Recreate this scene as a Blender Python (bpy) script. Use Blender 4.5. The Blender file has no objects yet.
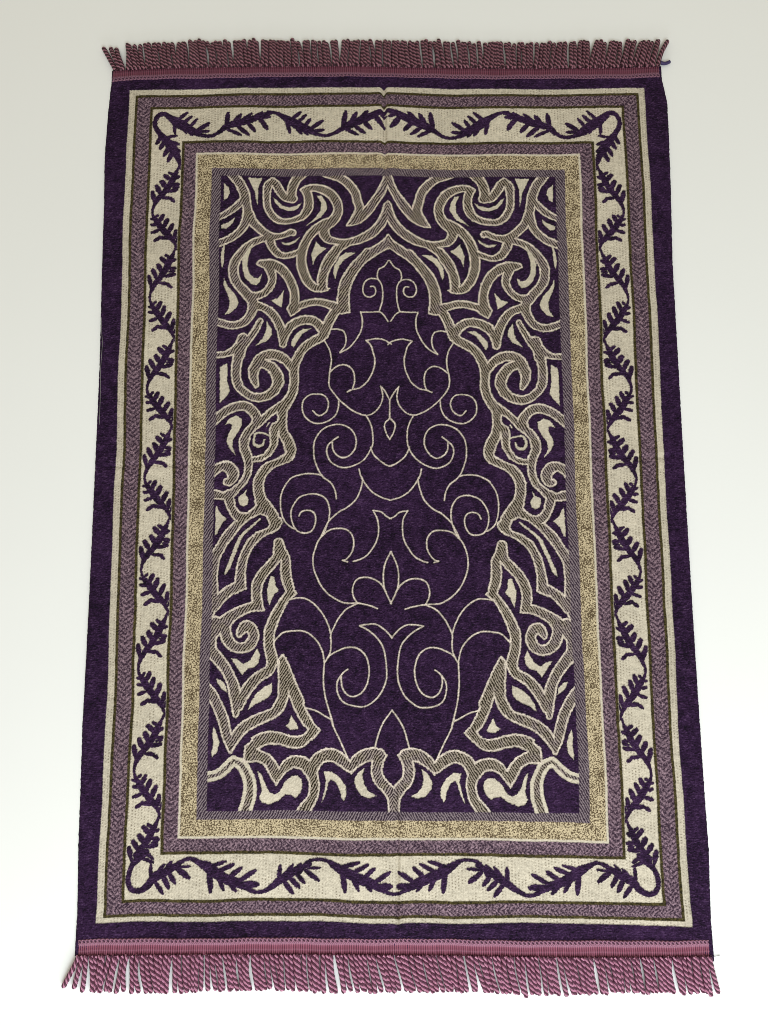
# ---------------------------------------------------------------- woven design
# The design is drawn for one half of the rug (it is mirror-symmetric about the
# long axis) as drafting tiles: tile -> (x, y of its corner, scale of a tile unit)
TILES = {
 'A': (200, 165, 100/768), 'B': (290, 165, 100/768), 'C': (200, 255, 100/768), 'D': (290, 255, 100/768),
 'E': (200, 345, 100/768), 'F': (290, 345, 100/768), 'G': (200, 435, 100/768), 'H': (290, 435, 100/768),
 'I': (200, 525, 100/768), 'J': (290, 525, 100/768), 'K': (200, 615, 100/768), 'L': (290, 615, 100/768),
 'M': (200, 690, 100/768), 'N': (260, 680, 100/768), 'O': (195, 730, 100/768), 'P': (295, 730, 100/768),
 'Z': (330, 170, 120/768), 'Q': (140, 90, 130/768), 'R': (100, 300, 130/768), 'U': (90, 780, 130/768),
 'S': (180, 800, 130/768), 'V': (300, 800, 130/768), 'W': (260, 70, 130/768)}

# scrolling bands: centre line points x, y, half width
BANDS = '''
A 235,60,36 265,100,35 305,150,36 336,230,38 355,330,35 366,390,34
A 345,235,22 310,285,26 265,330,27 210,372,25 150,403,23 110,425,24
A 358,380,34 345,440,34 310,505,31 240,565,29 150,605,27 110,615,26
A 375,380,34 400,445,34 450,495,32 500,535,32 545,560,34
A 545,565,30 490,572,28 430,590,26 375,620,28 312,680,33 262,750,36 252,800,36 250,848,35 262,890,35
A 540,560,34 600,552,24 650,540,21 690,522,24 712,523,24
A 530,560,34 536,600,36 556,645,32 592,685,30 650,703,22 710,690,22 768,668,23 800,655,28
A 790,50,42 735,110,37 708,170,36 700,220,36 705,255,36
A 712,255,34 655,246,33 615,205,33 578,145,33 553,118,28
A 553,122,30 516,162,33 506,240,28 512,320,28 545,385,27 600,428,24 680,434,22 750,415,24 800,385,28 832,330,32 832,290,32
B 95,400,28 128,345,32 142,295,34 138,240,34 122,200,34
B 84,188,6 105,188,22 140,178,28 190,172,28 255,188,33 312,222,36 352,275,37 370,335,36 355,395,36 318,440,38 280,468,40
B 290,448,40 235,472,36 175,520,34 130,580,35 103,650,36 90,720,37 96,790,38
D 95,95,38 118,160,37 150,215,35 190,252,32 235,262,28 262,262,26
D 255,255,30 252,200,36 262,140,35 290,80,36 330,20,34 358,-40,32
B 262,490,40 262,530,38 292,575,33 350,592,25 420,600,26 500,585,30 580,550,35 650,503,36 705,440,35 742,370,34 757,310,32
B 440,604,30 385,640,30 335,685,34 290,750,36 270,800,36
B 768,60,34 750,105,32 712,190,30 662,268,34 610,335,37 560,385,38
B 520,400,36 535,330,34 520,280,33 500,210,34 452,148,34 392,102,32 330,78,32 270,62,30
B 757,585,36 690,632,36 615,682,36 545,732,37
D 600,-20,37 545,45,38 488,110,40 445,180,42 415,260,43 405,330,44 405,400,46
D 402,400,46 355,432,36 318,490,36 290,550,38 265,612,40
D 0,548,36 60,515,34 140,503,33 205,527,34 255,580,36
D 262,612,40 235,640,35 170,672,34 110,712,34 67,768,34 38,830,34 30,900,34 30,960,34 22,1030,34
C 262,60,36 250,100,36 254,165,35 285,230,35 338,288,38 375,335,38
C 350,300,36 390,345,40 400,390,38 388,440,36 350,505,33 290,538,30 220,543,28 130,515,28 80,500,28
C 365,318,36 430,315,28 490,290,27 535,240,28 552,190,31 540,130,36 525,95,40
C 432,74,5 455,70,22 490,74,32 540,78,40 598,97,38 655,140,37 700,205,35 728,290,34 730,365,38 718,410,40
D 30,415,26 80,393,27 160,371,26 240,370,27 305,390,30 365,410,38
C 395,385,36 460,398,31 525,428,32 580,490,34 615,560,36 632,620,36 632,685,27
C 640,655,26 655,600,32 691,550,34
C 458,507,22 420,580,24 372,650,28 318,712,36 300,768,44
E 80,74,22 130,76,22 200,70,22 260,45,30 300,10,36
E 330,-40,46 305,50,40 288,120,36 279,190,35 282,260,35 305,315,34 350,365,32 400,395,32 460,403,34 530,385,38 580,340,42 600,280,43 585,215,44 555,165,44
E 580,200,44 530,150,44 490,135,40
E 440,322,12 428,290,24 412,240,34 412,190,42 435,140,46 475,95,42 535,72,36 600,85,38 655,130,42 700,190,36 718,240,36
E 758,77,36 728,150,35 721,230,34 722,300,35 708,370,36 672,435,38 635,485,42 630,550,36 632,620,35 645,690,38 670,745,40 690,790,42
E 640,462,36 575,500,32 520,550,36 475,600,44 420,640,44 365,690,40 338,750,36
E 70,615,34 125,563,34 200,506,33 290,470,34 360,475,36 410,515,36 440,570,40 430,630,42
E 625,580,34 578,635,36 566,700,34 568,768,36 565,800,35
G 645,0,42 680,60,42 697,115,40 682,165,36 630,195,33 555,226,34 492,280,38 457,350,40 455,430,40 472,505,46 515,570,52 560,630,50
G 568,60,36 545,115,34 505,158,30 455,184,22 410,188,22
G 338,40,36 340,95,36 362,150,35 374,215,30 368,290,28 335,365,30 280,420,30 235,450,34 180,462,30 110,450,36
G 225,455,40 230,500,38 252,565,34 292,625,36 350,642,38 420,625,46 470,580,48
G 365,640,34 300,700,32 235,768,32 205,810,32
G 90,290,30 120,255,34 170,230,34 220,238,42 255,280,44 255,320,38 235,350,32 210,352,28
I 600,-20,38 575,18,32 500,55,28 420,112,32 365,182,34 330,270,36 312,360,38 308,430,40 290,465,34 220,508,38 160,560,40 110,620,42
I 295,0,32 215,82,34 165,170,38 118,250,40 95,350,44 90,450,48 90,560,50 70,640,50 40,720,50
I 608,136,36 612,190,46 600,245,40 540,310,36 478,380,38 440,460,40 433,540,38 440,610,34
I 440,620,36 380,632,34 290,672,38 210,722,44 150,775,46 100,830,46
I 612,190,45 650,260,42 658,340,40 668,420,40 688,490,38
I 690,515,36 652,562,34 605,640,36 570,710,38 548,768,40 532,810,41 528,880,40 535,950,40 552,1010,42 560,1055,42
K 225,30,40 195,80,44 196,140,44 220,200,42 265,242,38 325,255,38 380,228,40 410,165,40 390,108,40 345,88,42 308,130,28 302,152,20
K 120,60,50 90,140,45 82,210,44 92,280,45 148,345,42 205,420,40 250,510,40 272,600,44 280,665,38
M 276,60,40 278,130,32 276,185,22
K 562,360,38 530,430,36 450,482,38 385,548,40 335,620,40 300,700,36
K 640,345,26 645,420,42 655,510,48 648,590,44
K 655,560,44 640,640,40 600,710,38
M 640,60,40 610,130,38 560,180,36 480,213,40 400,248,40 325,300,40 275,365,38 248,430,24 240,470,12
M 50,-15,40 95,40,40 138,120,40 175,210,40 202,310,38 226,400,30 238,465,12
K 650,400,40 690,500,42 725,580,40 765,670,40
N 262,100,40 300,205,40 345,298,38 392,375,36
N -20,442,44 70,440,44 150,460,46 240,482,44 310,478,42 360,440,40 405,400,38
M 390,505,42 395,455,44 450,402,42 530,370,44 600,376,46 660,392,46
M 400,495,46 460,503,46 525,542,44 563,610,44 582,670,32
M 592,665,34 630,600,42 690,560,46 730,553,44
P -20,246,44 60,262,46 110,310,46 140,370,40 148,440,38 128,525,38 65,615,46 40,660,46
P 130,320,44 170,240,46 235,200,46 300,202,46 360,236,44 410,280,36 428,300,24
P 432,295,24 480,235,42 550,195,46 615,186,48 650,200,46
P 650,190,46 632,260,42 628,320,42 650,385,42 700,440,42 745,500,46 762,560,50 762,660,50
'''
# bands with a broad cream edge
THICK = '''
M 30,664,34 65,662,33 140,645,34 205,595,34 265,535,32
M 262,532,28 320,565,36 360,625,38 385,700,42 388,768,42
O 425,400,43 420,500,46 390,605,46 375,660,46
'''
# pointed corners added to the bands
BANDPOLY = '''
B 435,466 482,385 530,330 565,372 600,400 545,440 490,462
B 700,590 757,528 820,590 757,640
B 720,330 755,275 800,330 757,390
D 355,380 450,380 457,446 400,456 350,440
D 215,265 300,265 285,280 240,290
C 668,410 697,470 768,430 765,380 720,330
G 520,530 580,590 640,674 600,722 550,735 530,640
I 400,590 485,570 487,657 410,660
I 345,400 350,488 270,525 230,480 270,430
I 680,450 742,522 692,570 655,520
K 605,345 640,308 690,390 640,420
N 390,320 462,395 400,465 350,420
P 640,150 707,190 672,245 615,210
P 375,235 430,245 485,235 430,334
M 540,640 582,733 622,660 600,605
M 405,400 350,430 340,545 430,545 440,455
'''
# ground showing between bands
HOLES = '''
E 590,517 602,550 594,590 560,606 530,600 518,635 538,690 540,768 530,790 490,843 440,857 390,832 369,775 385,700 420,662 480,615 540,548
G 600,-5 640,60 656,140 600,180 500,222 440,282 415,360 415,430 433,500 425,565 370,607 310,600 272,550 272,490 300,430 360,370 400,290 405,205 470,202 540,160 592,80
I 138,505 130,400 150,290 200,170 270,77 330,9 400,-51 470,-79 520,-59 546,-1 530,27 440,62 370,122 320,212 290,312 270,442 200,466
I 625,262 618,380 640,460 662,512 600,592 540,682 508,770 495,791 488,660 475,590 475,500 500,410 560,340
E 500,110 570,108 632,140 682,200 692,290 662,390 600,440 540,480 478,525 440,490 390,445 450,437 540,415 602,370 642,290 630,220 572,142
E 467,310 450,280 445,210 480,180 522,200 552,260 540,330 470,372 390,362 330,310 315,220 332,110 360,30 420,60 420,90 375,180 380,260 430,325
N 222,117 240,150 280,270 332,350 372,385 350,418 310,438 230,438 150,410 80,395 0,410 -40,430 -90,460 -141,437 -61,377 39,337 139,287 199,207
M 440,452 520,414 600,418 680,445 770,452 770,508 700,515 640,550 602,605 580,560 530,500
'''
# cream leaves
FILLS = '''
A 180,145 215,178 224,220 202,265 178,277
A 362,99 470,99 440,180 436,312 412,200
A 265,408 250,450 200,496 165,488 163,466 225,440
A 557,250 585,268 622,310 680,328 740,312 778,288 758,326 720,346 670,353 610,332 572,290
A 622,600 680,606 725,585 762,558 740,595 690,622 640,620
C 192,-85 183,0 180,60 165,96 157,50 164,-20 178,-70
C 408,-98 345,-20 318,50 320,120 340,182 390,230 422,234 452,212 467,152 440,184 402,180 372,150 355,90 365,20
C 178,180 205,240 260,300 287,360 275,402 230,447 188,456 215,410 222,350 200,290 175,230
C 644,275 625,402 600,390 540,348 595,332
C 510,512 545,568 547,610 510,662 427,696 480,640 500,590
D 162,570 92,610 50,670 22,712 6,690 13,650 58,600 100,572
D 500,-14 420,38 377,90 346,190 333,150 340,90 380,20 430,-12
B 205,598 237,633 280,650 225,692 197,722 180,768 170,690
B 207,233 242,235 277,290 282,340 240,402 130,468 200,400 235,350 238,290
E 158,165 212,138 216,180 211,270 230,350 210,385 153,443
E 190,614 225,564 280,543 320,570 322,615 292,670 252,725 247,780 277,845 233,800 203,740 210,700 243,640 243,607 215,603
G 366,420 357,460 380,500 373,536 345,555 314,540 299,510 305,475 340,455
G 130,543 165,610 210,648 165,690 135,762 120,770 122,560
I 543,394 571,400 579,470 602,500 560,546 530,614 519,560 514,490
K 440,257 462,310 452,370 420,402 370,412 330,463 247,338 290,345 335,380 390,350 415,300
K 132,494 166,504 202,545 210,592 170,570 145,530
K 556,528 556,590 520,640 420,690 372,728 393,670 430,610 490,560
M 110,287 136,340 153,400 141,470 100,517 97,480 110,410 100,340
M 700,203 716,230 752,290 746,306 690,311 653,280 680,258
O 485,312 514,345 542,430 575,482 612,495 645,478 685,405 740,358 785,356 817,385 824,430 805,487 768,522 735,505 690,495 640,540 570,568 513,553 493,522 515,460 500,390
P 222,323 282,324 342,365 387,430 392,490 370,542 353,520 343,460 310,400 275,380 257,400 237,490 203,553 225,470 240,390
P 532,292 515,340 525,410 562,470 624,502 570,516 508,500 463,440 453,390 478,330
'''
# cream lines with their own half width
CREAMS = '''
I 466,-37,6 400,20,8 320,95,12 280,180,14 245,270,13 215,340,14 194,376,5
G 494,38,5 482,75,9 450,88,11 420,72,11 412,38,9 424,0,8 445,-15,7 480,-12,6 515,-2,6 538,10,6
'''
# thin scroll lines
LINES = '''
Z 370,578 342,620 308,640 297,680 302,706
D 665,190 695,230 705,290 700,370 680,437
D 665,190 610,185 565,215 550,270 570,315 610,325 645,305 650,270 635,245 610,245
D 680,438 712,460 750,512
D 540,441 610,442 680,439
D 540,440 556,500 550,580 515,650 460,715 393,752
D 393,752 430,700 436,640 415,590 370,575 322,578
D 775,690 750,672 705,655 655,649 588,660
D 588,660 625,700 645,768 652,810 640,880 600,960 540,1014 480,1030 440,1048
F 478,340 495,280 495,220 470,175 420,152 365,165 315,205
D 272,665 310,730 324,790 320,850 306,920 305,990 325,1040 380,1110 450,1170 520,1210 582,1226 640,1206 690,1150 709,1085 695,1005
F 695,315 730,360 766,420 
F 765,420 765,560
F 765,560 724,612 740,680 768,727
F 375,425 370,490 340,550 280,590 210,603 150,580 105,530 95,470 110,420 150,387 210,378 268,390 297,440 287,500 250,535 215,540 180,505
F 580,535 610,590 630,660 632,740 622,790 580,861 520,911 440,941 370,936 310,896 280,831 290,771 330,731 367,705
F 322,748 325,801 350,841 400,866 450,851 490,801 502,740 490,680 450,632 390,610 320,616 250,650 200,712 182,768 180,821 190,891 238,1001 310,1061 345,1121 355,1182
H 615,95 640,150 690,200 740,232 776,242
H 240,310 190,300 120,298 50,315 0,345 -51,430 -66,520 -56,610 -31,670 15,710 42,718
H 300,660 305,580 285,510 240,465 170,452 90,475 40,530 15,600 25,680 60,735 120,752 170,735 200,680 200,620 175,585 130,578 95,590 75,622
H 529,262 540,310 555,340 545,410 510,490 450,550 370,597 305,657 270,720 245,775
H 548,330 590,390 650,450 720,487 778,502
H 640,580 670,640 680,700 680,760 675,790 650,851 600,921 550,955 493,974
H 638,580 700,593 740,628 778,646
H 296,670 265,751 215,821 186,901 180,981 200,1071 250,1171 320,1241 410,1289 500,1293
J 245,90 300,42 370,28 440,40 485,90 493,160 475,220 440,262 408,272
J 408,272 446,284
J 520,607 490,550 485,490 510,430 570,406 640,415 700,455 742,515
J 773,208 735,290 720,370 722,460 745,530 780,602
J 505,600 580,615 630,628 672,644
J 515,605 430,650 370,720 340,780 315,841 318,911 310,981 275,1052
J 0,570 60,559 120,565 190,610 250,680 295,768 315,835
L 0,120 90,120 150,145 210,200 250,270 268,360 265,450 266,550 282,660 310,765 333,850
N 545,290 565,365 620,480 692,635
K 570,200 600,165 640,132 700,120
L 275,360 310,310 370,275 440,250 510,255 570,300 600,370 608,450 590,540 545,605 480,630 430,605 402,550 396,480 415,445 450,420
L 410,450 370,510 365,580 390,650 440,690 520,708 590,700 660,650 710,580 740,480 735,350 710,240 660,170 600,120 535,83
L 535,83 590,75 660,75 720,110 765,155 781,180
N 358,225 430,245 490,280 545,312
N 690,625 700,660
P 746,-150 690,-70 650,10 620,128
'''
# the vine: stems and leaves (x, y, half width) ; leaves x0,y0,x1,y1,half width
VINE_STEMS = '''
Q 200,248,8 204,200,12 188,168,15 150,142,13 112,150,13 90,185,12 94,225,13 118,262,15 150,300,20 190,350,24 215,395,17 230,440,10 237,468,9
Q 165,152,16 210,185,24 260,215,26 310,245,20 360,270,12 420,275,10 470,250,12 510,215,18 570,198,20 640,178,20 700,155,16 768,130,11
W 40,245,9 90,250,10 140,275,16 190,305,24 240,335,24 290,357,20 330,380,11 380,390,9 430,378,10 480,348,14 530,322,22 590,298,22 650,277,20 700,256,16 760,243,11
U 335,425,17 295,462,16 258,497,14 240,530,13 228,590,13 245,640,14 290,655,15 340,628,18 370,590,20 400,565,24 450,540,22 510,503,14 560,474,10 600,465,9 640,485,12 700,503,16
S 0,365,9 60,350,10 110,372,14 160,400,22 210,430,26 280,470,24 350,495,22 410,530,14 450,550,10 500,545,11 550,515,15 590,482,20 650,442,22 700,408,17 768,378,12
V 0,425,14 40,370,10 90,348,9 150,350,10 200,378,18 250,408,24 320,442,26 380,467,26 440,495,22 490,525,12 540,545,9 590,549,9
'''
VINE_LEAVES = '''
Q 220,180 282,126 11
Q 255,195 306,150 11
Q 290,220 336,168 11
Q 340,235 408,195 14
Q 350,248 408,246 11
Q 240,210 272,258 11
Q 270,230 306,270 11
Q 505,215 518,132 15
Q 550,200 592,144 15
Q 590,190 656,138 13
Q 650,175 720,128 12
Q 510,235 597,270 11
Q 570,215 640,268 14
Q 630,195 677,245 14
Q 700,165 752,226 15
Q 125,275 95,325 13
Q 145,300 115,356 13
Q 170,335 138,396 14
Q 192,368 160,428 14
Q 150,285 217,272 10
Q 180,310 228,325 12
Q 200,345 232,372 12
Q 200,215 205,268 9
U 295,452 380,490 11
U 366,570 364,492 10
Q 215,385 230,415 9
W 180,292 243,243 12
W 215,315 274,262 12
W 260,335 297,286 12
W 300,345 372,298 13
W 320,360 377,355 12
W 155,295 174,372 13
W 210,335 245,378 12
W 250,350 281,385 11
W -15,282 58,272 12
W 0,290 42,348 15
W 490,330 506,240 16
W 535,312 572,248 15
W 590,292 637,242 14
W 500,345 582,383 12
W 555,325 622,372 13
W 610,300 662,352 14
W 680,275 737,348 16
W 700,258 748,282 12
U 365,575 362,503 12
U 400,548 442,498 11
U 440,532 488,478 11
U 500,507 552,474 10
U 520,515 596,511 9
U 380,592 436,678 13
U 430,560 470,645 16
U 465,542 506,614 15
U 510,520 590,582 17
S 170,395 272,366 12
S 220,425 323,382 14
S 290,460 368,402 15
S 350,482 453,421 14
S 385,502 470,505 19
S 172,410 182,545 17
S 220,445 262,533 14
S 290,485 337,543 14
S 590,475 596,385 13
S 620,452 672,382 13
S 665,428 718,373 12
S 715,405 775,372 11
S 615,482 674,558 15
S 650,460 712,522 15
S 690,430 740,495 14
V 50,402 122,396 10
V 35,415 114,478 15
V 240,390 354,358 13
V 300,425 403,371 13
V 370,455 447,391 14
V 440,478 533,417 14
V 465,502 542,502 20
V 250,415 265,540 17
V 310,445 347,528 14
V 380,475 423,533 13
'''
# one repeat of the side vine, from inner edge to inner edge
UNIT_STEM = 'R 440,236,9 428,265,12 410,300,22 385,350,24 350,400,22 315,440,20 292,480,14 281,520,10 288,555,12 310,590,22 345,640,24 385,685,22 415,722,15 437,772,9'
UNIT_LEAVES = '''
395,330 352,288 17
365,380 334,328 18
330,415 302,358 17
292,465 278,394 16
400,320 440,303 13
400,352 440,355 14
370,398 432,386 15
335,435 395,440 13
380,438 412,462 12
420,300 378,272 12
402,372 436,368 11
318,600 347,547 16
425,735 440,690 9
300,560 318,545 11
348,635 372,574 17
372,675 407,608 17
412,718 428,650 15
300,578 270,570 10
315,610 273,605 12
335,640 278,656 13
380,700 325,688 14
335,688 293,712 13
'''
import bpy, math, random
import numpy as np
from mathutils import Matrix

random.seed(7)
rng = np.random.default_rng(11)
scene = bpy.context.scene
COL = scene.collection
S = 0.00115            # metres per drafting unit (the rug is about 0.68 m wide)
Z0 = 0.0028            # thickness of the cloth

# ------------------------------------------------------------------ camera
F_PX, CX, CY = 828.0, 384.0, 512.0
PITCH, ROLL, YAW = 0.137525916, -0.000676562, -0.004892168
CAM_X, CAM_H = -7.4954, 814.9117

def rot():
    return Matrix.Rotation(YAW, 3, 'Z') @ Matrix.Rotation(ROLL, 3, 'Y') @ Matrix.Rotation(PITCH, 3, 'X')

cam_data = bpy.data.cameras.new('camera')
cam = bpy.data.objects.new('camera', cam_data)
COL.objects.link(cam)
cam.matrix_world = Matrix.Translation((CAM_X*S, 0, CAM_H*S + Z0)) @ rot().to_4x4()
cam_data.sensor_fit = 'VERTICAL'
cam_data.sensor_height = 32.0
cam_data.lens = 32.0*F_PX/1024.0
cam_data.clip_start = 0.01
cam_data.clip_end = 100
scene.camera = cam
R3 = np.array(rot())

def drawing_to_plane(p):
    d = np.stack([(p[:, 0]-CX)/F_PX, -(p[:, 1]-CY)/F_PX, -np.ones(len(p))], 1) @ R3.T
    t = -CAM_H/d[:, 2]
    return d[:, 0]*t + CAM_X, d[:, 1]*t

# the cloth does not lie perfectly square: small smooth skew and bow of the weave
KX = [-0.002, -0.675, -0.971, 1.299, 0.578, 1.978, -0.064, -2.716, -0.236, -0.15]
KY = [-4.454, -2.23, 3.186, -0.48, 0.841, 3.083]
ELV = [-264, -202, -92, 22, 141, 265, 378, 444, 495, 545, 582]
EL = [1.8, -0.8, -2.7, -1.6, -0.9, -0.1, -1.5, -2.1, -3.7, -2.4, -0.4]
ERV = [-267, -205, -95, 19, 139, 263, 375, 450, 520, 555, 580]
ER = [-2.3, 0.8, 0.9, 0.6, 0.3, 0.0, -0.5, 1.8, 3.4, 3.6, -0.5]

def skew(u, v):
    a = u/296.0
    b = (v-140.0)/440.0
    t = [np.ones_like(a), a, b, a*b, b*b, a*b*b, b**3, a*b**3, a**3, a*a]
    dx = sum(k*q for k, q in zip(KX, t))
    t = [a, a*a, a**3, a*b, a*a*b, a**3*b]
    dy = sum(k*q for k, q in zip(KY, t))
    e = np.clip((np.abs(u)-276.0)/20.0, 0, 1)
    dx = dx + e*np.where(u < 0, np.interp(v, ELV, EL), np.interp(v, ERV, ER))
    # the folds pull the cloth slightly
    w = np.exp(-((u+4)/2.4)**2)*np.clip((v-470)/80.0, 0, 1)*np.clip((583-v)/10.0, 0, 1)
    dy = dy - 2.4*w + 1.2*np.exp(-((u+35)/38.0)**2)*np.clip((v-430)/130.0, 0, 1)
    w = np.exp(-((u-3)/2.6)**2)*np.clip((-200-v)/70.0, 0, 1)*np.clip((v+287)/10.0, 0, 1)
    dy = dy - 1.7*w
    return dx, dy

def draw_uv(pts):
    p = np.asarray(pts, float)
    x, y = drawing_to_plane(p)
    u, v = x.copy(), y.copy()
    for _ in range(4):
        dx, dy = skew(u, v)
        u, v = x-dx, y-dy
    return np.stack([u, v], 1)

def tile_uv(t, pts):
    ox, oy, s = TILES[t]
    p = np.asarray(pts, float)
    return draw_uv(np.stack([ox+p[:, 0]*s, oy+p[:, 1]*s], 1))

def unit_scale(t, y):
    ox, oy, s = TILES[t]
    py = oy+np.asarray(y, float)*s
    return s*352.4/(338.4+(py-177.0)/635.0*34.4)

# ------------------------------------------------------------------ raster of the design
STEP = 0.5
U0, U1, V0, V1 = -296.0, 296.0, -302.0, 596.0
NU = int(round((U1-U0)/STEP))+1
NV = int(round((V1-V0)/STEP))+1
UH = U0+np.arange(NU//2+6)*STEP           # left half and a little beyond the axis
VV = V0+np.arange(NV)*STEP
NH = len(UH)

def new_field():
    return np.full((NV, NH), 9.0, np.float32)

def window(lo, hi, m):
    i0 = max(0, int((lo[0]-m-U0)/STEP)); i1 = min(NH, int((hi[0]+m-U0)/STEP)+2)
    j0 = max(0, int((lo[1]-m-V0)/STEP)); j1 = min(NV, int((hi[1]+m-V0)/STEP)+2)
    return i0, i1, j0, j1

def spline(p, n=7):
    p = np.asarray(p, float)
    if len(p) < 3:
        t = np.linspace(0, 1, n+1)[:, None]
        return p[0]*(1-t)+p[-1]*t
    q = np.vstack([2*p[0]-p[1], p, 2*p[-1]-p[-2]])
    out = []
    for k in range(1, len(q)-2):
        a, b, c, d = q[k-1], q[k], q[k+1], q[k+2]
        t = np.linspace(0, 1, n, endpoint=False)[:, None]
        out.append(0.5*((2*b)+(c-a)*t+(2*a-5*b+4*c-d)*t*t+(3*b-a-3*c+d)*t**3))
    out.append(q[-2][None])
    return np.vstack(out)

def put_stroke(D, P):
    """P: points u, v, half width"""
    for a, b in zip(P[:-1], P[1:]):
        m = max(a[2], b[2])+4
        i0, i1, j0, j1 = window(np.minimum(a, b), np.maximum(a, b), m)
        if i1 <= i0 or j1 <= j0:
            continue
        x = UH[None, i0:i1]-a[0]; y = VV[j0:j1, None]-a[1]
        dx, dy = b[0]-a[0], b[1]-a[1]
        t = np.clip((x*dx+y*dy)/(dx*dx+dy*dy+1e-9), 0, 1)
        d = np.hypot(x-t*dx, y-t*dy)-(a[2]+(b[2]-a[2])*t)
        np.minimum(D[j0:j1, i0:i1], d, out=D[j0:j1, i0:i1])

def put_poly(D, P):
    i0, i1, j0, j1 = window(P.min(0), P.max(0), 4)
    x = UH[None, i0:i1]+np.zeros((j1-j0, 1)); y = VV[j0:j1, None]+np.zeros((1, i1-i0))
    best = np.full(x.shape, 99.0); inside = np.zeros(x.shape, bool)
    for a, b in zip(P, np.roll(P, -1, 0)):
        dx, dy = b[0]-a[0], b[1]-a[1]
        t = np.clip(((x-a[0])*dx+(y-a[1])*dy)/(dx*dx+dy*dy+1e-9), 0, 1)
        best = np.minimum(best, np.hypot(x-a[0]-t*dx, y-a[1]-t*dy))
        c = (a[1] > y) != (b[1] > y)
        if abs(dy) > 1e-9:
            inside ^= c & (x < dx*(y-a[1])/dy+a[0])
    d = np.where(inside, -best, best)
    np.minimum(D[j0:j1, i0:i1], d, out=D[j0:j1, i0:i1])

def rows(txt):
    for line in txt.strip().splitlines():
        w = line.split()
        yield w[0], [tuple(float(q) for q in s.split(',')) for s in w[1:]]

def strokes(D, txt, fixed=None, gain=1.0):
    for t, pts in rows(txt):
        uv = tile_uv(t, [p[:2] for p in pts])
        if fixed is None:
            r = gain*np.array([p[2] for p in pts])*unit_scale(t, [p[1] for p in pts])
        else:
            r = np.full(len(pts), fixed)
        put_stroke(D, spline(np.column_stack([uv, r])))

def polys(D, txt):
    for t, pts in rows(txt):
        put_poly(D, tile_uv(t, pts))

def leaf_stroke(a, b, r, club=False):
    a = np.asarray(a, float); b = np.asarray(b, float)
    b = b-(b-a)/np.linalg.norm(b-a)*r*(0.30 if club else 0.30)
    t = np.linspace(0, 1, 7)
    prof = np.interp(t, [0, .25, .6, .85, 1], [.8, 1.0, 1.05, .9, .6])
    if club:
        prof = np.interp(t, [0, .3, .7, 1], [.60, .90, 1.1, .85])
    return np.column_stack([a[0]+(b[0]-a[0])*t, a[1]+(b[1]-a[1])*t, r*prof])

dBand = new_field(); strokes(dBand, BANDS); dBand += 0.25; polys(dBand, BANDPOLY)
dHole = new_field(); polys(dHole, HOLES)
dBand = np.maximum(dBand, -dHole)
dThick = new_field(); strokes(dThick, THICK)
dFill = new_field(); polys(dFill, FILLS); strokes(dFill, CREAMS)
dLine = new_field(); strokes(dLine, LINES, 0.0)
dVine = new_field(); strokes(dVine, VINE_STEMS, None, 1.2)
for line in VINE_LEAVES.strip().splitlines():
    w = line.replace(',', ' ').split(); t = w[0]; x0, y0, x1, y1, r = map(float, w[1:])
    uv = tile_uv(t, [(x0, y0), (x1, y1)])
    put_stroke(dVine, leaf_stroke(uv[0], uv[1], r*float(unit_scale(t, y0))*1.05))

VINE_V = [479.8, 388.6, 290.8, 197.2, 105.8, 12.7, -85.4, -179.0, -268.0]

def unit_uv(x, y, k):
    s = (y-240.0)/528.0
    o = 268-(y-240)*18/528; i = 452-(y-240)*15/528
    return (-250+(x-o)/(i-o)*31.5, VINE_V[k]+s*(VINE_V[k+1]-VINE_V[k]))

_, upts = next(rows(UNIT_STEM))
for k in range(8):
    last = k == 7
    P = [unit_uv(p[0], p[1], k)+(p[2]*0.1693*0.86,) for p in upts if not last or p[1] < 470]
    put_stroke(dVine, spline(np.array(P)))
    for line in UNIT_LEAVES.strip().splitlines():
        x0, y0, x1, y1, r = map(float, line.replace(',', ' ').split())
        if last and y0 > 470:
            continue
        jit = rng.normal(0, 1.5, 4)
        a = np.array(unit_uv(x0, y0, k)); b = np.array(unit_uv(x1+jit[0], y1+jit[1], k))
        put_stroke(dVine, leaf_stroke(a, b, r*0.1693*0.93, True))

# mirror about the long axis
def whole(D):
    h = D[:, :NU//2+1].copy()
    k = NH-(NU//2+1)                                   # what crosses the axis
    for q in range(1, k):
        h[:, NU//2-q] = np.minimum(h[:, NU//2-q], D[:, NU//2+q])
    return np.concatenate([h, h[:, :-1][:, ::-1]], 1)

dBand, dThick, dFill, dLine, dVine = map(whole, (dBand, dThick, dFill, dLine, dVine))
UU = U0+np.arange(NU)*STEP
Ug, Vg = np.meshgrid(UU, VV)
Ug = Ug.astype(np.float32); Vg = Vg.astype(np.float32)
aU = np.abs(Ug)

def blur(a, n, axis):
    k = np.ones(n)/n
    c = np.cumsum(np.concatenate([np.zeros_like(a.take([0], axis)), np.pad(a, [(n//2, n-1-n//2) if q == axis else (0, 0) for q in (0, 1)], mode='wrap')], axis), axis)
    sl = [slice(None)]*2; sh = [slice(None)]*2
    sl[axis] = slice(n, None); sh[axis] = slice(None, -n)
    return (c[tuple(sl)]-c[tuple(sh)])/n

def noise(nu, nv, passes=2):
    """smoothed white noise, unit variance, nu x nv cells across"""
    a = rng.normal(size=(NV, NU))
    for _ in range(passes):
        if nu > 1: a = blur(a, nu, 1)
        if nv > 1: a = blur(a, nv, 0)
    return ((a-a.mean())/a.std()).astype(np.float32)

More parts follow.
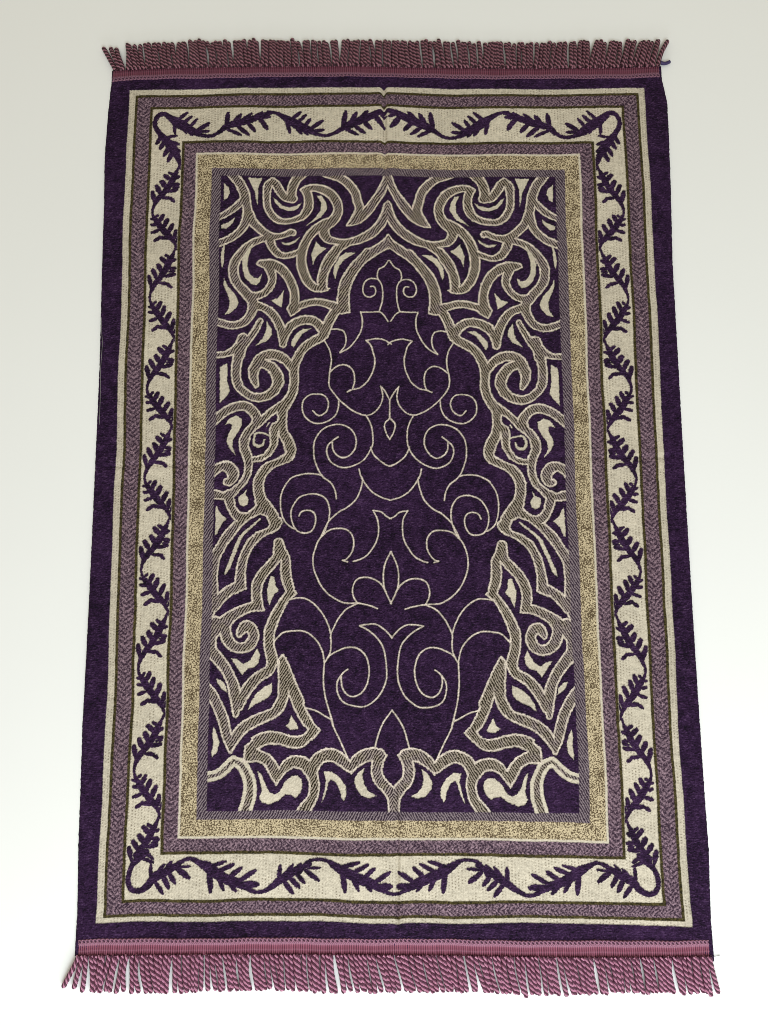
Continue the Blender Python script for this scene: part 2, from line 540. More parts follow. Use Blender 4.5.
n_fine = noise(2, 2, 1)
n_warp = noise(6, 3)
n_weft = noise(4, 2, 1)
n_mid = noise(9, 9)
n_big = noise(61, 61)
n_huge = noise(181, 181)
n_jag = noise(3, 3, 1)*0.21

# ------------------------------------------------------------------ colours of the yarns (linear)
def rgb(*c):
    return np.array(c, np.float32)
PURPLE = rgb(0.0232, 0.0087, 0.0315)
PURPLE_HI = rgb(0.082, 0.043, 0.098)
CREAM = rgb(0.560, 0.497, 0.392)
OLIVE = rgb(0.046, 0.036, 0.012)
DARK = rgb(0.040, 0.027, 0.030)

def cov(d, w=0.3):
    return np.clip(0.5-d/(2*w), 0, 1)[..., None].astype(np.float32)

def mix(a, b, t):
    return a*(1-t)+b*t

def g3(x):
    return np.clip(x, 0, 1)[..., None].astype(np.float32)

# purple chenille: short wavy weft tufts, a few of a lighter purple
rowv = np.sin(2*np.pi*(Vg+0.55*n_warp+0.35*n_mid)/2.5)
pt = n_weft*0.55+n_fine*0.5+n_mid*0.2+0.55*rowv
purple = PURPLE*np.clip(1.0+0.34*pt+0.09*n_big+0.06*n_mid, 0.3, 2.4)[..., None]
purple = mix(purple, PURPLE_HI, g3((pt-0.75)*0.45))
# cream: plain weave with dark pin-points of the ground showing through
cell = (np.abs(((Ug/3.1) % 1)-0.5) < 0.17) & (np.abs(((Vg/2.7+0.5*np.floor(Ug/3.1)*0.62) % 1)-0.5) < 0.2)
rib = 0.5+0.5*np.sin(2*np.pi*Ug/1.55)
cream = CREAM*(0.92+0.10*rib+0.06*n_fine+0.05*n_warp+0.03*n_big)[..., None]
pin = cell*np.clip(0.55+0.5*n_mid, 0, 1)
cream_pin = mix(cream, rgb(0.16, 0.125, 0.085), g3(blur(blur(pin.astype(np.float32), 2, 0), 2, 1)*0.95))
# twill: slanting ribs, mirrored about the axis
ph = (aU*0.84+Vg*0.54)/2.25+0.13*n_mid+0.09*n_fine
tw = 0.5+0.5*np.sin(2*np.pi*(ph))
tw = np.clip((tw-0.5)*2.2+0.30+0.18*n_fine, 0, 1)
bl = np.clip((np.abs(aU-88)/88.0-0.3)*1.2+0.25*n_mid, 0, 1)*0.6   # more mauve yarn toward the frame
tw_hi = mix(rgb(0.35, 0.29, 0.23)*np.ones(Ug.shape+(1,), np.float32), rgb(0.34, 0.27, 0.275), g3(bl))
tw_lo = mix(rgb(0.022, 0.016, 0.009)*np.ones(Ug.shape+(1,), np.float32), rgb(0.034, 0.020, 0.032), g3(bl))
twill = mix(tw_lo, tw_hi, tw[..., None].astype(np.float32))
frame = mix(rgb(0.030, 0.017, 0.030)*np.ones(Ug.shape+(1,), np.float32), rgb(0.235, 0.185, 0.200), tw[..., None].astype(np.float32))
# mauve guard stripes: speckled herringbone
def chevron(c, w, horizontal):
    if horizontal:
        z = np.abs((((Vg-c)/w) % 1.0)-0.5)*2
        return np.sin(2*np.pi*(Ug+z*w*0.55)/4.1+0.9*n_mid)
    return np.sin(2*np.pi*(Vg-0.85*np.abs(aU-c))/4.9+0.35*n_mid)
# regions measured as distance inside each rectangle
LINES_UV = {'cream': (275.5, 570.0, -272.0), 'mauve': (269.0, 564.0, -267.5), 'vine': (250.0, 547.5, -252.0),
            'mauve2': (218.5, 509.5, -213.0), 'gold': (203.0, 495.5, -198.5), 'frame': (186.0, 478.0, -181.0),
            'panel': (176.0, 469.5, -173.0)}
def inside(k):
    a, t, b = LINES_UV[k]
    return np.minimum(np.minimum(a-aU, t-Vg), Vg-b)     # positive inside
IN = {k: inside(k)+n_jag*0.5 for k in LINES_UV}
def vertical_side(k):
    a, t, b = LINES_UV[k]
    return (a-aU) < np.minimum(t-Vg, Vg-b)
vs = vertical_side('mauve')
ch = np.where(vs, chevron(259.8, 9.5, False), chevron(0.0, 9.0, True))
vs2 = vertical_side('mauve2')
ch2 = np.where(vs2, chevron(210.5, 8.0, False), chevron(0.0, 8.0, True))
MAUVE_LO = rgb(0.034, 0.018, 0.031); MAUVE_HI = rgb(0.36, 0.24, 0.285)
def mauve(c):
    m = np.clip(0.25+0.20*c+0.22*n_fine+0.10*noise(3, 3, 1), 0, 1)
    return mix(MAUVE_LO*np.ones(Ug.shape+(1,), np.float32), MAUVE_HI, m[..., None].astype(np.float32))
mauve_a = mauve(ch); mauve_b = mauve(ch2)
olive = OLIVE*np.clip(1+0.35*n_fine+0.3*n_weft, 0.3, 2)[..., None]
# speckled gold border: worm-like specks of dark yarn on cream
wn = rng.normal(size=(NV, NU)); g1 = blur(blur(blur(blur(wn, 3, 0), 3, 1), 2, 0), 2, 1)
ng = g1-blur(blur(blur(blur(wn, 6, 0), 6, 1), 5, 0), 5, 1)
wn = rng.normal(size=(NV, NU)); g1 = blur(blur(wn, 2, 0), 2, 1)
g1 = g1-blur(blur(blur(blur(wn, 4, 0), 4, 1), 3, 0), 3, 1)
ng = (0.5*ng/ng.std()+0.85*g1/g1.std()).astype(np.float32)
ng = ng/ng.std()
gold_bias = np.where(vertical_side('gold'), 0.0, 0.12)
sp = np.clip((ng+0.05-gold_bias+0.28*n_mid)*0.92+0.49, 0, 1)
goldc = mix(rgb(0.600, 0.490, 0.315)*(0.92+0.08*n_fine)[..., None], rgb(0.092, 0.062, 0.034), g3(sp))
gold_edge = cov(-(2.2-IN['gold'])*-1.0, 0.5)            # light selvedge line on its outer side
goldc = mix(goldc, CREAM*(0.98+0.06*n_fine)[..., None], cov(IN['gold']-2.0, 0.5))

# ------------------------------------------------------------------ compose
jag = n_jag
color = purple.copy()
pile = np.ones(Ug.shape, np.float32)                    # 1 = chenille pile, 0 = flat weave
def lay(mask, c, p):
    global color, pile
    m = mask
    color = mix(color, c, m)
    pile = pile*(1-m[..., 0])+p*m[..., 0]
lay(cov(-IN['cream']), cream_pin*0.93, 0.15)
lay(cov(-(IN['mauve']+0.3)), olive, 0.1)
lay(cov(-(IN['mauve']-2.5), 0.5), mauve_a, 0.35)
lay(cov(-(IN['vine']+2.8)), olive, 0.1)
lay(cov(-IN['vine']), cream_pin, 0.1)
lay(cov(dVine+jag)*cov(-(IN['vine']+1.5))*cov(IN['mauve2']+0.2), purple, 0.8)
lay(cov(-IN['mauve2']), olive, 0.1)
lay(cov(-(IN['mauve2']-2.9), 0.5), mauve_b, 0.35)
lay(cov(-IN['gold']), goldc, 0.2)
lay(cov(-IN['frame']), frame, 0.3)
field_purple = cov(-IN['panel'])
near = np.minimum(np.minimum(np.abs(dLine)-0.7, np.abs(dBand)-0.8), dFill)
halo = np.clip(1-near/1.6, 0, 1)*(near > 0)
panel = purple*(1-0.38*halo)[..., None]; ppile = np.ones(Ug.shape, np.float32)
def play(m, c, p):
    global panel, ppile
    panel = mix(panel, c, m); ppile = ppile*(1-m[..., 0])+p*m[..., 0]
HW = 0.82
line_cream = rgb(0.60, 0.515, 0.43)*(0.96+0.12*n_fine+0.08*n_warp)[..., None]
play(cov(np.abs(dLine)-0.67+0.45*n_jag), line_cream, 0.55)
play(cov(dThick-0.7+jag), cream, 0.3)
play(cov(dThick+2.6+jag), twill, 0.3)
play(cov(dBand-HW+jag), line_cream, 0.3)
play(cov(dBand+HW+jag), twill, 0.3)
play(cov(dFill+jag), cream*1.0, 0.2)
# where bands run into the frame they keep its weave
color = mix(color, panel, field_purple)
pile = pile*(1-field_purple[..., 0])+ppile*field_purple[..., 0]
color = np.clip(color, 0.004, 0.85)

# ------------------------------------------------------------------ the niche: the region the arch encloses
free = (np.minimum(dBand, dThick) > 0.0) & (IN['panel'] > 0.0)
seed = np.zeros(free.shape, bool)
seed[int((140-V0)/STEP), int((20-U0)/STEP)] = True
def sweep(s, f):
    for ax in (0, 1):
        for rev in (False, True):
            a = s if not rev else np.flip(s, ax); b = f if not rev else np.flip(f, ax)
            n = a.shape[ax]
            for k in range(1, n):
                if ax == 0: a[k] |= a[k-1] & b[k]
                else: a[:, k] |= a[:, k-1] & b[:, k]
    return s
fj0, fj1 = int((-173-V0)/STEP), int((470-V0)/STEP); fi0, fi1 = int((-176-U0)/STEP), int((176-U0)/STEP)
fs = seed[fj0:fj1, fi0:fi1].copy(); ff = free[fj0:fj1, fi0:fi1]
for _ in range(14):
    c0 = fs.sum(); fs = sweep(fs, ff)
    if fs.sum() == c0: break
niche = np.zeros(free.shape, bool); niche[fj0:fj1, fi0:fi1] = fs

# ------------------------------------------------------------------ relief of the cloth
edge = np.minimum(np.minimum(Ug-U0, U1-Ug), np.minimum(Vg-V0, V1-Vg))
Zu = np.full(Ug.shape, Z0, np.float32)
Zu += 0.00050*(pile-0.5)+0.00010*n_fine*pile+0.00014*n_weft*pile+0.00007*n_fine
Zu += 0.00013*(tw-0.5)*(1-pile)
Zu += 0.00035*n_huge*np.clip(edge/30.0, 0, 1)
# fold lines left from storing it: one along the axis, one across
amp = 0.45+0.55*np.clip((np.abs(Vg-150)-250)/150, 0, 1)
amp = amp*np.clip(np.minimum(578-Vg, Vg+282)/10.0, 0, 1)
uf = -4.0+(580.0-Vg)*7.0/850.0+0.5*np.sin(Vg/37.0)
Zu += amp*(0.0012*np.exp(-((Ug-uf+7)/6.5)**2)+0.0011*np.exp(-((Ug-uf-7)/7.5)**2)-0.0029*np.exp(-((Ug-uf)/1.9)**2))
vf = 166+0.02*Ug+0.6*np.sin(Ug/23.0)
Zu += -0.0010*np.exp(-((Vg-vf)/2.6)**2)+0.0008*np.exp(-((Vg-vf-6)/7.0)**2)+0.0004*np.exp(-((Vg-vf+6)/7.0)**2)
Zu += 0.0006*noise(121, 121, 3)*np.clip(edge/30.0, 0, 1)
Zu += 0.0009*np.sin(Vg/60.0+1.0)*np.clip((aU-240)/56, 0, 1)
roll = np.clip(edge/4.0, 0, 1)
Zu = Zu*np.sqrt(np.clip(1-(1-roll)**2, 0, 1))+0.0001
Zu = np.maximum(Zu, 0.0001)
dx, dy = skew(Ug, Vg)
fray = np.clip(1-edge/2.5, 0, 1)
drift = np.clip(edge/20.0, 0, 1)
Xw = (Ug+dx+drift*(0.45*noise(91, 91, 2)+0.10*noise(15, 15, 2))+fray*n_warp*0.12*np.sign(Ug))*S
Yw = (Vg+dy+drift*(0.45*noise(91, 91, 2)+0.10*noise(15, 15, 2)))*S
VERTS = np.stack([Xw, Yw, Zu], -1).reshape(-1, 3).astype(np.float32)
COLORS = np.concatenate([color, np.ones(Ug.shape+(1,), np.float32)], -1).reshape(-1, 4).astype(np.float32)

# ------------------------------------------------------------------ materials
def node_mat(name):
    m = bpy.data.materials.new(name); m.use_nodes = True
    nt = m.node_tree
    b = nt.nodes['Principled BSDF']
    return m, nt, b

def yarn_mat(name, rough=0.92, sheen=0.0, grain=2600, spec=0.12):
    m, nt, b = node_mat(name)
    at = nt.nodes.new('ShaderNodeAttribute'); at.attribute_name = 'yarn'
    tc = nt.nodes.new('ShaderNodeTexCoord')
    nz = nt.nodes.new('ShaderNodeTexNoise'); nz.inputs['Scale'].default_value = grain; nz.inputs['Detail'].default_value = 2
    mp = nt.nodes.new('ShaderNodeMapRange'); mp.inputs[1].default_value = 0.25; mp.inputs[2].default_value = 0.75
    mp.inputs[3].default_value = 0.78; mp.inputs[4].default_value = 1.22
    mx = nt.nodes.new('ShaderNodeVectorMath'); mx.operation = 'SCALE'
    nt.links.new(tc.outputs['Object'], nz.inputs['Vector'])
    nt.links.new(nz.outputs['Fac'], mp.inputs[0])
    nt.links.new(at.outputs['Color'], mx.inputs[0]); nt.links.new(mp.outputs[0], mx.inputs['Scale'])
    nt.links.new(mx.outputs[0], b.inputs['Base Color'])
    bp = nt.nodes.new('ShaderNodeBump'); bp.inputs['Strength'].default_value = 0.35; bp.inputs['Distance'].default_value = 0.0003
    nt.links.new(nz.outputs['Fac'], bp.inputs['Height']); nt.links.new(bp.outputs[0], b.inputs['Normal'])
    b.inputs['Roughness'].default_value = rough
    b.inputs['Specular IOR Level'].default_value = spec
    b.inputs['Sheen Weight'].default_value = sheen
    return m

M_PILE = yarn_mat('chenille_yarn', 0.95, 0.0, 2200)
M_FLAT = yarn_mat('flat_weave_yarn', 0.9, 0.0, 3000)
M_TAPE = yarn_mat('braid_yarn', 0.7, 0.0, 2600, 0.25)

def plain_yarn(name, c, c2, rough=0.55, spec=0.3):
    m, nt, b = node_mat(name)
    tc = nt.nodes.new('ShaderNodeTexCoord')
    nz = nt.nodes.new('ShaderNodeTexNoise'); nz.inputs['Scale'].default_value = 900; nz.inputs['Detail'].default_value = 3
    cr = nt.nodes.new('ShaderNodeValToRGB')
    cr.color_ramp.elements[0].position = 0.35; cr.color_ramp.elements[0].color = (*c2, 1)
    cr.color_ramp.elements[1].position = 0.65; cr.color_ramp.elements[1].color = (*c, 1)
    nt.links.new(tc.outputs['Object'], nz.inputs['Vector']); nt.links.new(nz.outputs['Fac'], cr.inputs['Fac'])
    nt.links.new(cr.outputs['Color'], b.inputs['Base Color'])
    b.inputs['Roughness'].default_value = rough; b.inputs['Specular IOR Level'].default_value = spec
    return m

M_PLY_LIGHT = plain_yarn('pink_cord_yarn', (0.50, 0.235, 0.335), (0.34, 0.125, 0.20))
M_PLY_DARK = plain_yarn('wine_yarn_and_groove_shade', (0.100, 0.020, 0.048), (0.050, 0.010, 0.025))  # dark strands in the grooves: darker yarn plus painted groove shade
M_PLY_LIGHT_DIM = plain_yarn('dim_lit_pink_cord_yarn', (0.33, 0.150, 0.190), (0.21, 0.08, 0.11))  # same yarn for the far cords, weaker light put into the colour
M_PLY_DARK_DIM = plain_yarn('dim_lit_wine_yarn_and_groove_shade', (0.040, 0.009, 0.016), (0.022, 0.006, 0.010))
M_THREAD = plain_yarn('loose_thread_yarn', (0.05, 0.035, 0.12), (0.03, 0.02, 0.07))
M_GREY = plain_yarn('grey_thread_yarn', (0.30, 0.29, 0.28), (0.22, 0.21, 0.2))
M_WHITE = plain_yarn('white_thread_yarn', (0.62, 0.55, 0.58), (0.5, 0.42, 0.46))

# ------------------------------------------------------------------ mesh helpers
def raw_mesh(name, v, q, mat, parent=None, col=None, smooth=True, mats=None, mi=None):
    me = bpy.data.meshes.new(name)
    nq, k = q.shape
    me.vertices.add(len(v)); me.vertices.foreach_set('co', np.ascontiguousarray(v, np.float32).ravel())
    me.loops.add(nq*k); me.loops.foreach_set('vertex_index', np.ascontiguousarray(q, np.int32).ravel())
    me.polygons.add(nq); me.polygons.foreach_set('loop_start', (np.arange(nq)*k).astype(np.int32))
    if mi is not None:
        me.polygons.foreach_set('material_index', np.ascontiguousarray(mi, np.int32))
    me.update(calc_edges=True)
    if smooth:
        me.polygons.foreach_set('use_smooth', np.ones(nq, bool))
    if col is not None:
        a = me.color_attributes.new('yarn', 'FLOAT_COLOR', 'POINT')
        a.data.foreach_set('color', np.ascontiguousarray(col, np.float32).ravel())
    for m in (mats or [mat]):
        me.materials.append(m)
    o = bpy.data.objects.new(name, me); COL.objects.link(o)
    o.parent = parent
    return o

def grid_part(name, face_mask, mat, parent):
    jj, ii = np.nonzero(face_mask)
    a = jj*NU+ii
    q = np.stack([a, a+1, a+1+NU, a+NU], 1)
    idx, inv = np.unique(q.ravel(), return_inverse=True)
    return raw_mesh(name, VERTS[idx], inv.reshape(-1, 4), mat, parent, COLORS[idx])

def tube_mesh(path, rad, sides=6, cap=True):
    """path (n,3), rad (n,) -> verts, quads (as a closed tube with domed ends)"""
    p = np.asarray(path, float); n = len(p)
    t = np.gradient(p, axis=0); t /= np.linalg.norm(t, axis=1)[:, None]+1e-12
    up = np.array([0.0, 0.0, 1.0])
    if abs(t[0] @ up) > 0.95: up = np.array([1.0, 0, 0])
    s = np.cross(t, up); s /= np.linalg.norm(s, axis=1)[:, None]+1e-12
    b = np.cross(s, t)
    an = np.arange(sides)*2*np.pi/sides
    ring = s[:, None, :]*np.cos(an)[None, :, None]+b[:, None, :]*np.sin(an)[None, :, None]
    v = (p[:, None, :]+ring*np.asarray(rad)[:, None, None]).reshape(-1, 3)
    i = np.arange(n-1)[:, None]*sides; k = np.arange(sides)[None, :]; k2 = (k+1) % sides
    q = np.stack([i+k, i+k2, i+sides+k2, i+sides+k], -1).reshape(-1, 4)
    return v, q

# ------------------------------------------------------------------ the rug
rug = bpy.data.objects.new('prayer_rug', None); COL.objects.link(rug)
rug['label'] = 'purple and cream woven rug with arch design and mauve fringes on white surface'
rug['category'] = 'rug'

uc = np.abs(UU[:-1]+STEP/2)[None, :]; vc = (VV[:-1]+STEP/2)[:, None]
def rect(k):
    a, t, b = LINES_UV[k]
    return (uc < a) & (vc < t) & (vc > b)
REC = {k: rect(k) for k in LINES_UV}
nf = niche[:-1, :-1]
grid_part('outer_border', ~REC['cream'], M_PILE, rug)
grid_part('cream_stripe', REC['cream'] & ~REC['mauve'], M_FLAT, rug)
o = grid_part('mauve_stripe', REC['mauve'] & ~REC['vine'], M_FLAT, rug)
o['label'] = 'wider mauve herringbone stripe edged with olive lines, outside the leaf border'
grid_part('vine_border', REC['vine'] & ~REC['mauve2'], M_FLAT, rug)
o = grid_part('mauve_stripe', REC['mauve2'] & ~REC['gold'], M_FLAT, rug)
o['label'] = 'narrower mauve stripe inside the leaf border'
grid_part('speckled_border', REC['gold'] & ~REC['frame'], M_FLAT, rug)
grid_part('scrollwork_field', REC['frame'] & ~(nf & REC['panel']), M_FLAT, rug)
grid_part('arch_niche', nf & REC['panel'], M_PILE, rug)

# ------------------------------------------------------------------ fringes
def plane_xy(u, v):
    dx, dy = skew(np.asarray(u, float), np.clip(np.asarray(v, float), -300, 590))
    return (u+dx)*S, (v+dy)*S

def end_lift(u):
    return 4.0*np.clip((np.asarray(u, float)-140.0)/150.0, 0, 1)**1.5

def header(name, v_in, v_out, ua, ub, parent, tone):
    """the ribbed tape sewn over the rug's end; v_in on the rug, v_out at the cords"""
    st = 0.35
    nu_, nv_ = int((ub-ua)/st)+1, 56
    u = np.linspace(ua, ub, nu_)[None, :]; t = np.linspace(0, 1, nv_)[:, None]
    split = 0.30                                       # braid | ribbed band
    sgn = 1 if v_out > v_in else -1
    W = abs(v_out-v_in)
    rb = rng.normal(size=(1, nu_))
    ripple = np.sin(2*np.pi*u/2.05+0.7*np.sin(u/9.0))
    tt = (t-split)/(1-split)
    row = np.cos(2*np.pi*tt*2.0)
    z_rib = 0.0018+0.00028*ripple+0.00012*row+0.00008*rb
    c_rib = np.clip(0.5+0.45*ripple+0.12*rb+0.10*rng.normal(size=(nv_, nu_)), 0, 1)[..., None]
    c_r = rgb(0.085, 0.018, 0.034)*(1-c_rib)+rgb(0.30, 0.088, 0.138)*c_rib
    seam = np.exp(-((tt-0.06)/0.07)**2)+np.exp(-((tt-0.55)/0.06)**2)*0.35
    c_r = c_r*(1-0.5*seam[..., None])+rgb(0.40, 0.21, 0.29)*0.5*seam[..., None]
    # braid: slanted loops, scalloped on the rug side
    tb = t/split
    yb = (tb-0.46)*W*split
    xb = ((u/3.9+0.05*np.sin(u/11.0)+0.13*yb*sgn) % 1.0-0.5)*3.9
    rho = np.hypot(xb/1.65, yb/1.75)
    loop = np.exp(-((rho-0.95)/0.30)**2)
    cordl = np.exp(-((tb-0.90)/0.16)**2)*(0.72+0.28*np.sin(2*np.pi*u/1.95))
    lp = np.clip(np.maximum(loop, cordl), 0, 1); lp2 = lp
    z_br = 0.0014+0.0011*lp
    c_b = np.clip(0.08+0.92*lp+0.10*rng.normal(size=(nv_, nu_)), 0, 1)[..., None]
    c_br = rgb(0.050, 0.016, 0.038)*(1-c_b)+rgb(0.36, 0.165, 0.235)*c_b
    br = (t < split)
    z = np.where(br, z_br, z_rib)+Z0-0.0006
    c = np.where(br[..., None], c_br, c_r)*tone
    scal = 0.0*u
    wob = 0.35*np.sin(u/23.0)+0.25*np.sin(u/7.3+1)
    v = v_in+sgn*(W*t-scal)+wob+(end_lift(u) if sgn < 0 else 0)
    e = np.minimum(np.minimum(t/0.05, (1-t)/0.05), np.minimum((u-ua)/1.2, (ub-u)/1.2))
    z = z*np.sqrt(np.clip(1-(1-np.clip(e, 0, 1))**2, 0, 1))*0.999
    z = np.maximum(z, np.where(e < 0.02, Z0*0.6, 0.0005))
    X, Y = plane_xy(u+np.zeros((nv_, 1)), v)
    vv = np.stack([X, Y, z], -1).reshape(-1, 3)
    cc = np.concatenate([c*np.ones((nv_, nu_, 1)), np.ones((nv_, nu_, 1))], -1).reshape(-1, 4)
    a = (np.arange(nv_-1)[:, None]*nu_+np.arange(nu_-1)[None, :])
    q = np.stack([a, a+1, a+1+nu_, a+nu_], -1)
    if sgn < 0: q = q[..., ::-1]
    kb = int(split*(nv_-1))
    def sub(nm, rows_, par):
        qq = q[rows_].reshape(-1, 4); idx, inv = np.unique(qq.ravel(), return_inverse=True)
        return raw_mesh(nm, vv[idx], inv.reshape(-1, 4), M_TAPE, par, cc[idx])
    band = sub(name, slice(kb, None), parent)
    sub('looped_braid', slice(0, kb), band)
    return band

tape_bottom = header('fringe_band', -286.2, -301.5, -292.5, 291.5, rug, 1.0)
tape_bottom['label'] = 'lower mauve fringe band, lighter and nearer the viewer'
tape_top = header('fringe_band', 582.0, 594.5, -294.5, 293.0, rug, 0.66)  # tone lowered to paint in the weaker light at this end
tape_top['label'] = 'upper mauve fringe band, colour darkened for the dim light at the far end'

def cord_geometry(u0, v0, v1, lean, bend, seed, zlift, r=1.3, pitch=10.5):
    """two light plies twisted together, dark strands drawing the grooves; from (u0,v0) to (u0+lean, v1)"""
    rs = np.random.default_rng(seed)
    L = abs(v1-v0); n = int(L*2.6)
    t = np.linspace(0, 1, n)
    uu = u0+lean*t**1.25+bend*np.sin(np.pi*t)+0.25*np.sin(t*5+rs.uniform(0, 6))
    vvv = v0+(v1-v0)*t
    X, Y = plane_xy(uu, vvv)
    zc = 2.05*r*S+0.0001+zlift*S*np.sin(np.pi*np.clip(t*1.1, 0, 1))**1.0+(1-t)**3*0.0016
    c = np.stack([X, Y, zc], 1)
    d = np.gradient(c, axis=0); d /= np.linalg.norm(d, axis=1)[:, None]
    s = np.cross(d, [0, 0, 1.0]); s /= np.linalg.norm(s, axis=1)[:, None]; b = np.cross(s, d)
    arc = np.concatenate([[0], np.cumsum(np.linalg.norm(np.diff(c, axis=0), axis=1))])/S
    tip = np.clip((1-t)*L/1.6, 0, 1)**0.5
    tip = np.maximum(tip, 0.02)
    ph0 = rs.uniform(0, 6.28)
    V, Q, MI = [], [], []
    base = 0
    for k in range(4):
        dark = k % 2
        a = 2*np.pi*arc/pitch+ph0+k*np.pi/2
        off, rr = (0.93, 0.92) if dark else (1.0, 0.74)
        p = c+(s*np.cos(a)[:, None]+b*np.sin(a)[:, None])*(r*off*S*(0.35+0.65*tip))[:, None]
        v, q = tube_mesh(p, r*S*rr*tip, 7)
        V.append(v); Q.append(q+base); MI.append(np.full(len(q), dark)); base += len(v)
    return np.vstack(V), np.vstack(Q), np.concatenate(MI)

def lean_bottom(x):
    return float(np.interp(x, [-294, -290, -286, -281, -276, -262, -250, -240, -225, -205, -195, -150, -60, 0, 60, 150, 230, 270, 284, 292],
                              [-12, -9, -2, 3, 7, -9, -7, -2, 7, -4, 1, 4, 4, 8, 7, 5, 5, 6, 7, 9]))
def lean_top(x):
    return float(np.interp(x, [-294, -289, -284, -279, -272, -262, -250, -200, -50, 60, 150, 220, 265, 285, 292],
                              [-15, -12, -9, 4, -8, -5, -3, -2, -1, -1, 1, 5, 9, 9, 12]))

N_CORD = 138
def cord_specs(top):
    out = []; grp = 0.0; left = 0
    r2 = np.random.default_rng(5 if top else 3)
    for k in range(N_CORD):
        if left <= 0:
            left = int(r2.integers(2, 7)); grp = r2.normal(0, 1.5)
        left -= 1
        f = k/(N_CORD-1)
        u = -291.0+581.0*f+r2.normal(0, 0.35)
        ln = (lean_top if top else lean_bottom)(u)+grp+r2.normal(0, 0.8 if top else 0.9)
        if top:
            v0, v1 = 593.4, 624.6+r2.normal(0, 0.7)+0.6*math.sin(u/31.0)-(3.0 if u < -283 else 0)+(2.0 if r2.random() < 0.06 else 0)
        else:
            lf = float(end_lift(u)); v0, v1 = -300.2+lf, -333.0+lf*1.2+r2.normal(0, 0.8)+0.9*math.sin(u/27.0)+(4.0 if u < -287 else 0)
        out.append((u, v0, v1, ln, r2.normal(0, 0.8), int(r2.integers(1e6)), float(r2.uniform(0, 3.2))))
    return out

spec_b = cord_specs(False); spec_t = cord_specs(True)
# the hundred cords that show largest are parts of their own, the rest one mesh
skip = sorted(range(N_CORD), key=lambda k: abs(k-(N_CORD-1)/2))[:N_CORD-100]
restV, restQ, restM, base = [], [], [], 0
MATS = [M_PLY_LIGHT, M_PLY_DARK]
for k, sp_ in enumerate(spec_b):
    v, q, mi = cord_geometry(*sp_)
    if k in skip:
        restV.append(v); restQ.append(q+base); restM.append(mi); base += len(v)
    else:
        raw_mesh('fringe_cord', v, q, None, tape_bottom, mats=MATS, mi=mi)
for sp_ in spec_t:
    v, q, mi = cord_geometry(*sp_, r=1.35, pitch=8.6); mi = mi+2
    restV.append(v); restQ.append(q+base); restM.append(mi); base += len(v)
rest = raw_mesh('fringe_cord_row', np.vstack(restV), np.vstack(restQ), None, rug, mats=MATS+[M_PLY_LIGHT_DIM, M_PLY_DARK_DIM], mi=np.concatenate(restM))
rest['kind'] = 'stuff'
rest['label'] = 'row of twisted mauve cords, colour darkened along the far end for its dim light'

# ------------------------------------------------------------------ stray threads
def thread(name, pts, rad, mat, label, parent):
    p = spline(np.array(pts, float), 8)
    X, Y = plane_xy(p[:, 0], p[:, 1])
    path = np.stack([X, Y, p[:, 2]*S], 1)
    r = np.full(len(p), rad*S); r[0] *= 0.4; r[-1] *= 0.3
    v, q = tube_mesh(path, r, 6)
    o = raw_mesh(name, v, q, mat, parent); o['label'] = label
    return o
def thread_px(pts):
    uv = draw_uv([p[:2] for p in pts])
    return [(a, b, p[2]) for (a, b), p in zip(uv, pts)]
thread('loose_thread', thread_px([(659, 62, 3.5), (662, 63.5, 3.0), (666, 63, 2.0), (670.5, 61, 1.8)]), 1.9, M_THREAD,
       'short blue thread tuft sticking out at the upper right corner', rug)
thread('loose_thread', thread_px([(708, 955.5, 2.5), (713, 957, 1.2), (717, 956.8, .7), (721, 956, .5)]), 0.22, M_GREY,
       'fine grey thread end at the lower right corner', rug)
thread('loose_thread', thread_px([(80, 953.5, 2.5), (76.5, 953, 1.8), (75.3, 955, 1.2), (77, 957.4, 1.2), (80.5, 957, 1.6)]), 0.55, M_WHITE,
       'small pale thread loop at the lower left corner', rug)
thread('loose_thread', thread_px([(101.6, 317, 2.6), (102.0, 332, 3.2), (102.6, 345, 3.4), (100.8, 370, 3.0), (100.4, 395, 2.8), (99.4, 425, 2.6)]), 0.2, M_GREY,
       'pale thread lying along the left edge', rug)

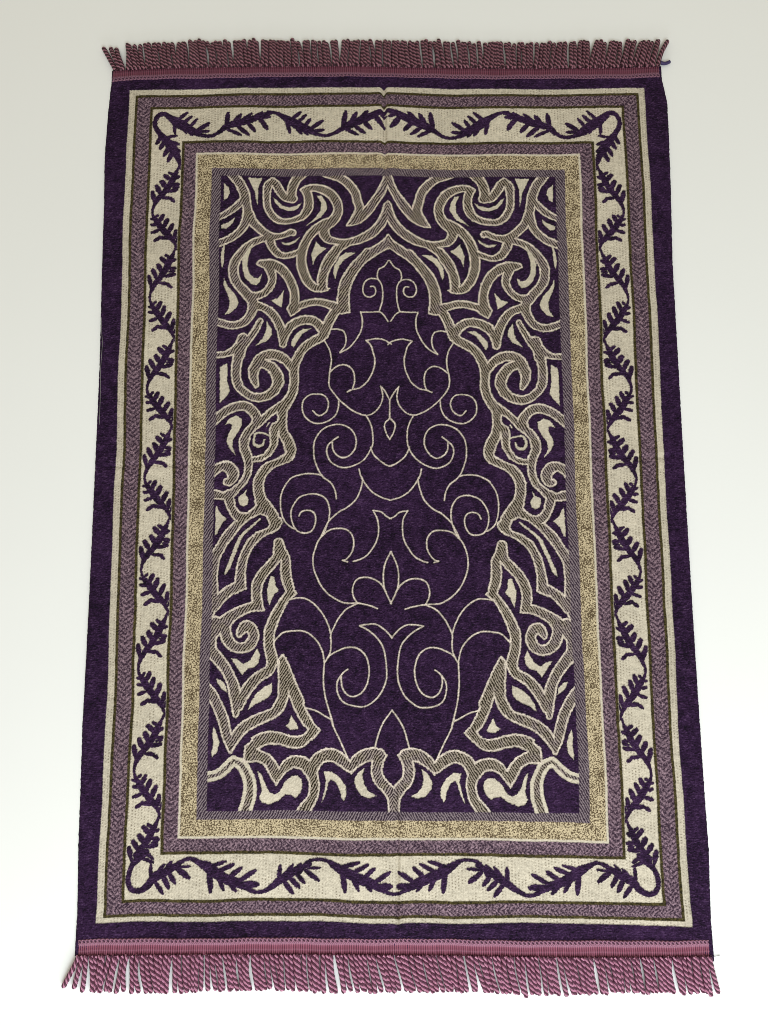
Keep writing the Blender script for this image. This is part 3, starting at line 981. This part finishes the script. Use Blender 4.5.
# ------------------------------------------------------------------ the white surface
m, nt, b = node_mat('matte_white_surface')
tc = nt.nodes.new('ShaderNodeTexCoord')
nz = nt.nodes.new('ShaderNodeTexNoise'); nz.inputs['Scale'].default_value = 3.0; nz.inputs['Detail'].default_value = 4
cr = nt.nodes.new('ShaderNodeValToRGB')
cr.color_ramp.elements[0].position = 0.3; cr.color_ramp.elements[0].color = (0.835, 0.835, 0.815, 1)
cr.color_ramp.elements[1].position = 0.7; cr.color_ramp.elements[1].color = (0.85, 0.85, 0.83, 1)
nt.links.new(tc.outputs['Object'], nz.inputs['Vector']); nt.links.new(nz.outputs['Fac'], cr.inputs['Fac'])
nt.links.new(cr.outputs['Color'], b.inputs['Base Color'])
n2 = nt.nodes.new('ShaderNodeTexNoise'); n2.inputs['Scale'].default_value = 260; n2.inputs['Detail'].default_value = 3
bp = nt.nodes.new('ShaderNodeBump'); bp.inputs['Strength'].default_value = 0.05; bp.inputs['Distance'].default_value = 0.001
nt.links.new(tc.outputs['Object'], n2.inputs['Vector']); nt.links.new(n2.outputs['Fac'], bp.inputs['Height'])
nt.links.new(bp.outputs[0], b.inputs['Normal'])
b.inputs['Roughness'].default_value = 0.75; b.inputs['Specular IOR Level'].default_value = 0.15
g = 2.2
floor = raw_mesh('floor', np.array([[-g, -g, 0], [g, -g, 0], [g, g, 0], [-g, g, 0]]), np.array([[0, 1, 2, 3]]), m, smooth=False)
floor['kind'] = 'structure'

# ------------------------------------------------------------------ light: a window beyond the near end, soft room light
world = bpy.data.worlds.new('World'); scene.world = world; world.use_nodes = True
bg = world.node_tree.nodes['Background']
bg.inputs['Color'].default_value = (1.0, 0.935, 0.775, 1)
bg.inputs['Strength'].default_value = 0.545

def area(name, loc, target, size, size_y, power, color):
    ld = bpy.data.lights.new(name, 'AREA'); ld.shape = 'RECTANGLE'; ld.size = size; ld.size_y = size_y
    ld.energy = power; ld.color = color
    lo = bpy.data.objects.new(name, ld); COL.objects.link(lo)
    from mathutils import Vector
    lo.location = loc
    lo.rotation_euler = (Vector(target)-Vector(loc)).to_track_quat('-Z', 'Y').to_euler()
    return lo
area('window_light', (0.45, -1.30, 1.75), (0.0, 0.0, 0.0), 1.4, 1.1, 36, (0.84, 0.94, 1.0))
area('low_fill_light', (0.10, -1.05, 0.42), (0.02, -0.42, 0.0), 1.0, 0.3, 6.4, (0.88, 0.94, 1.0))  # added strip lamp, unseen, lifts the brightness of the near end

scene.view_settings.view_transform = 'Standard'
scene.view_settings.look = 'None'
scene.view_settings.exposure = 0
scene.view_settings.gamma = 1
scene.render.resolution_x = 768; scene.render.resolution_y = 1024
scene.render.engine = 'CYCLES'
scene.cycles.filter_width = 0.9
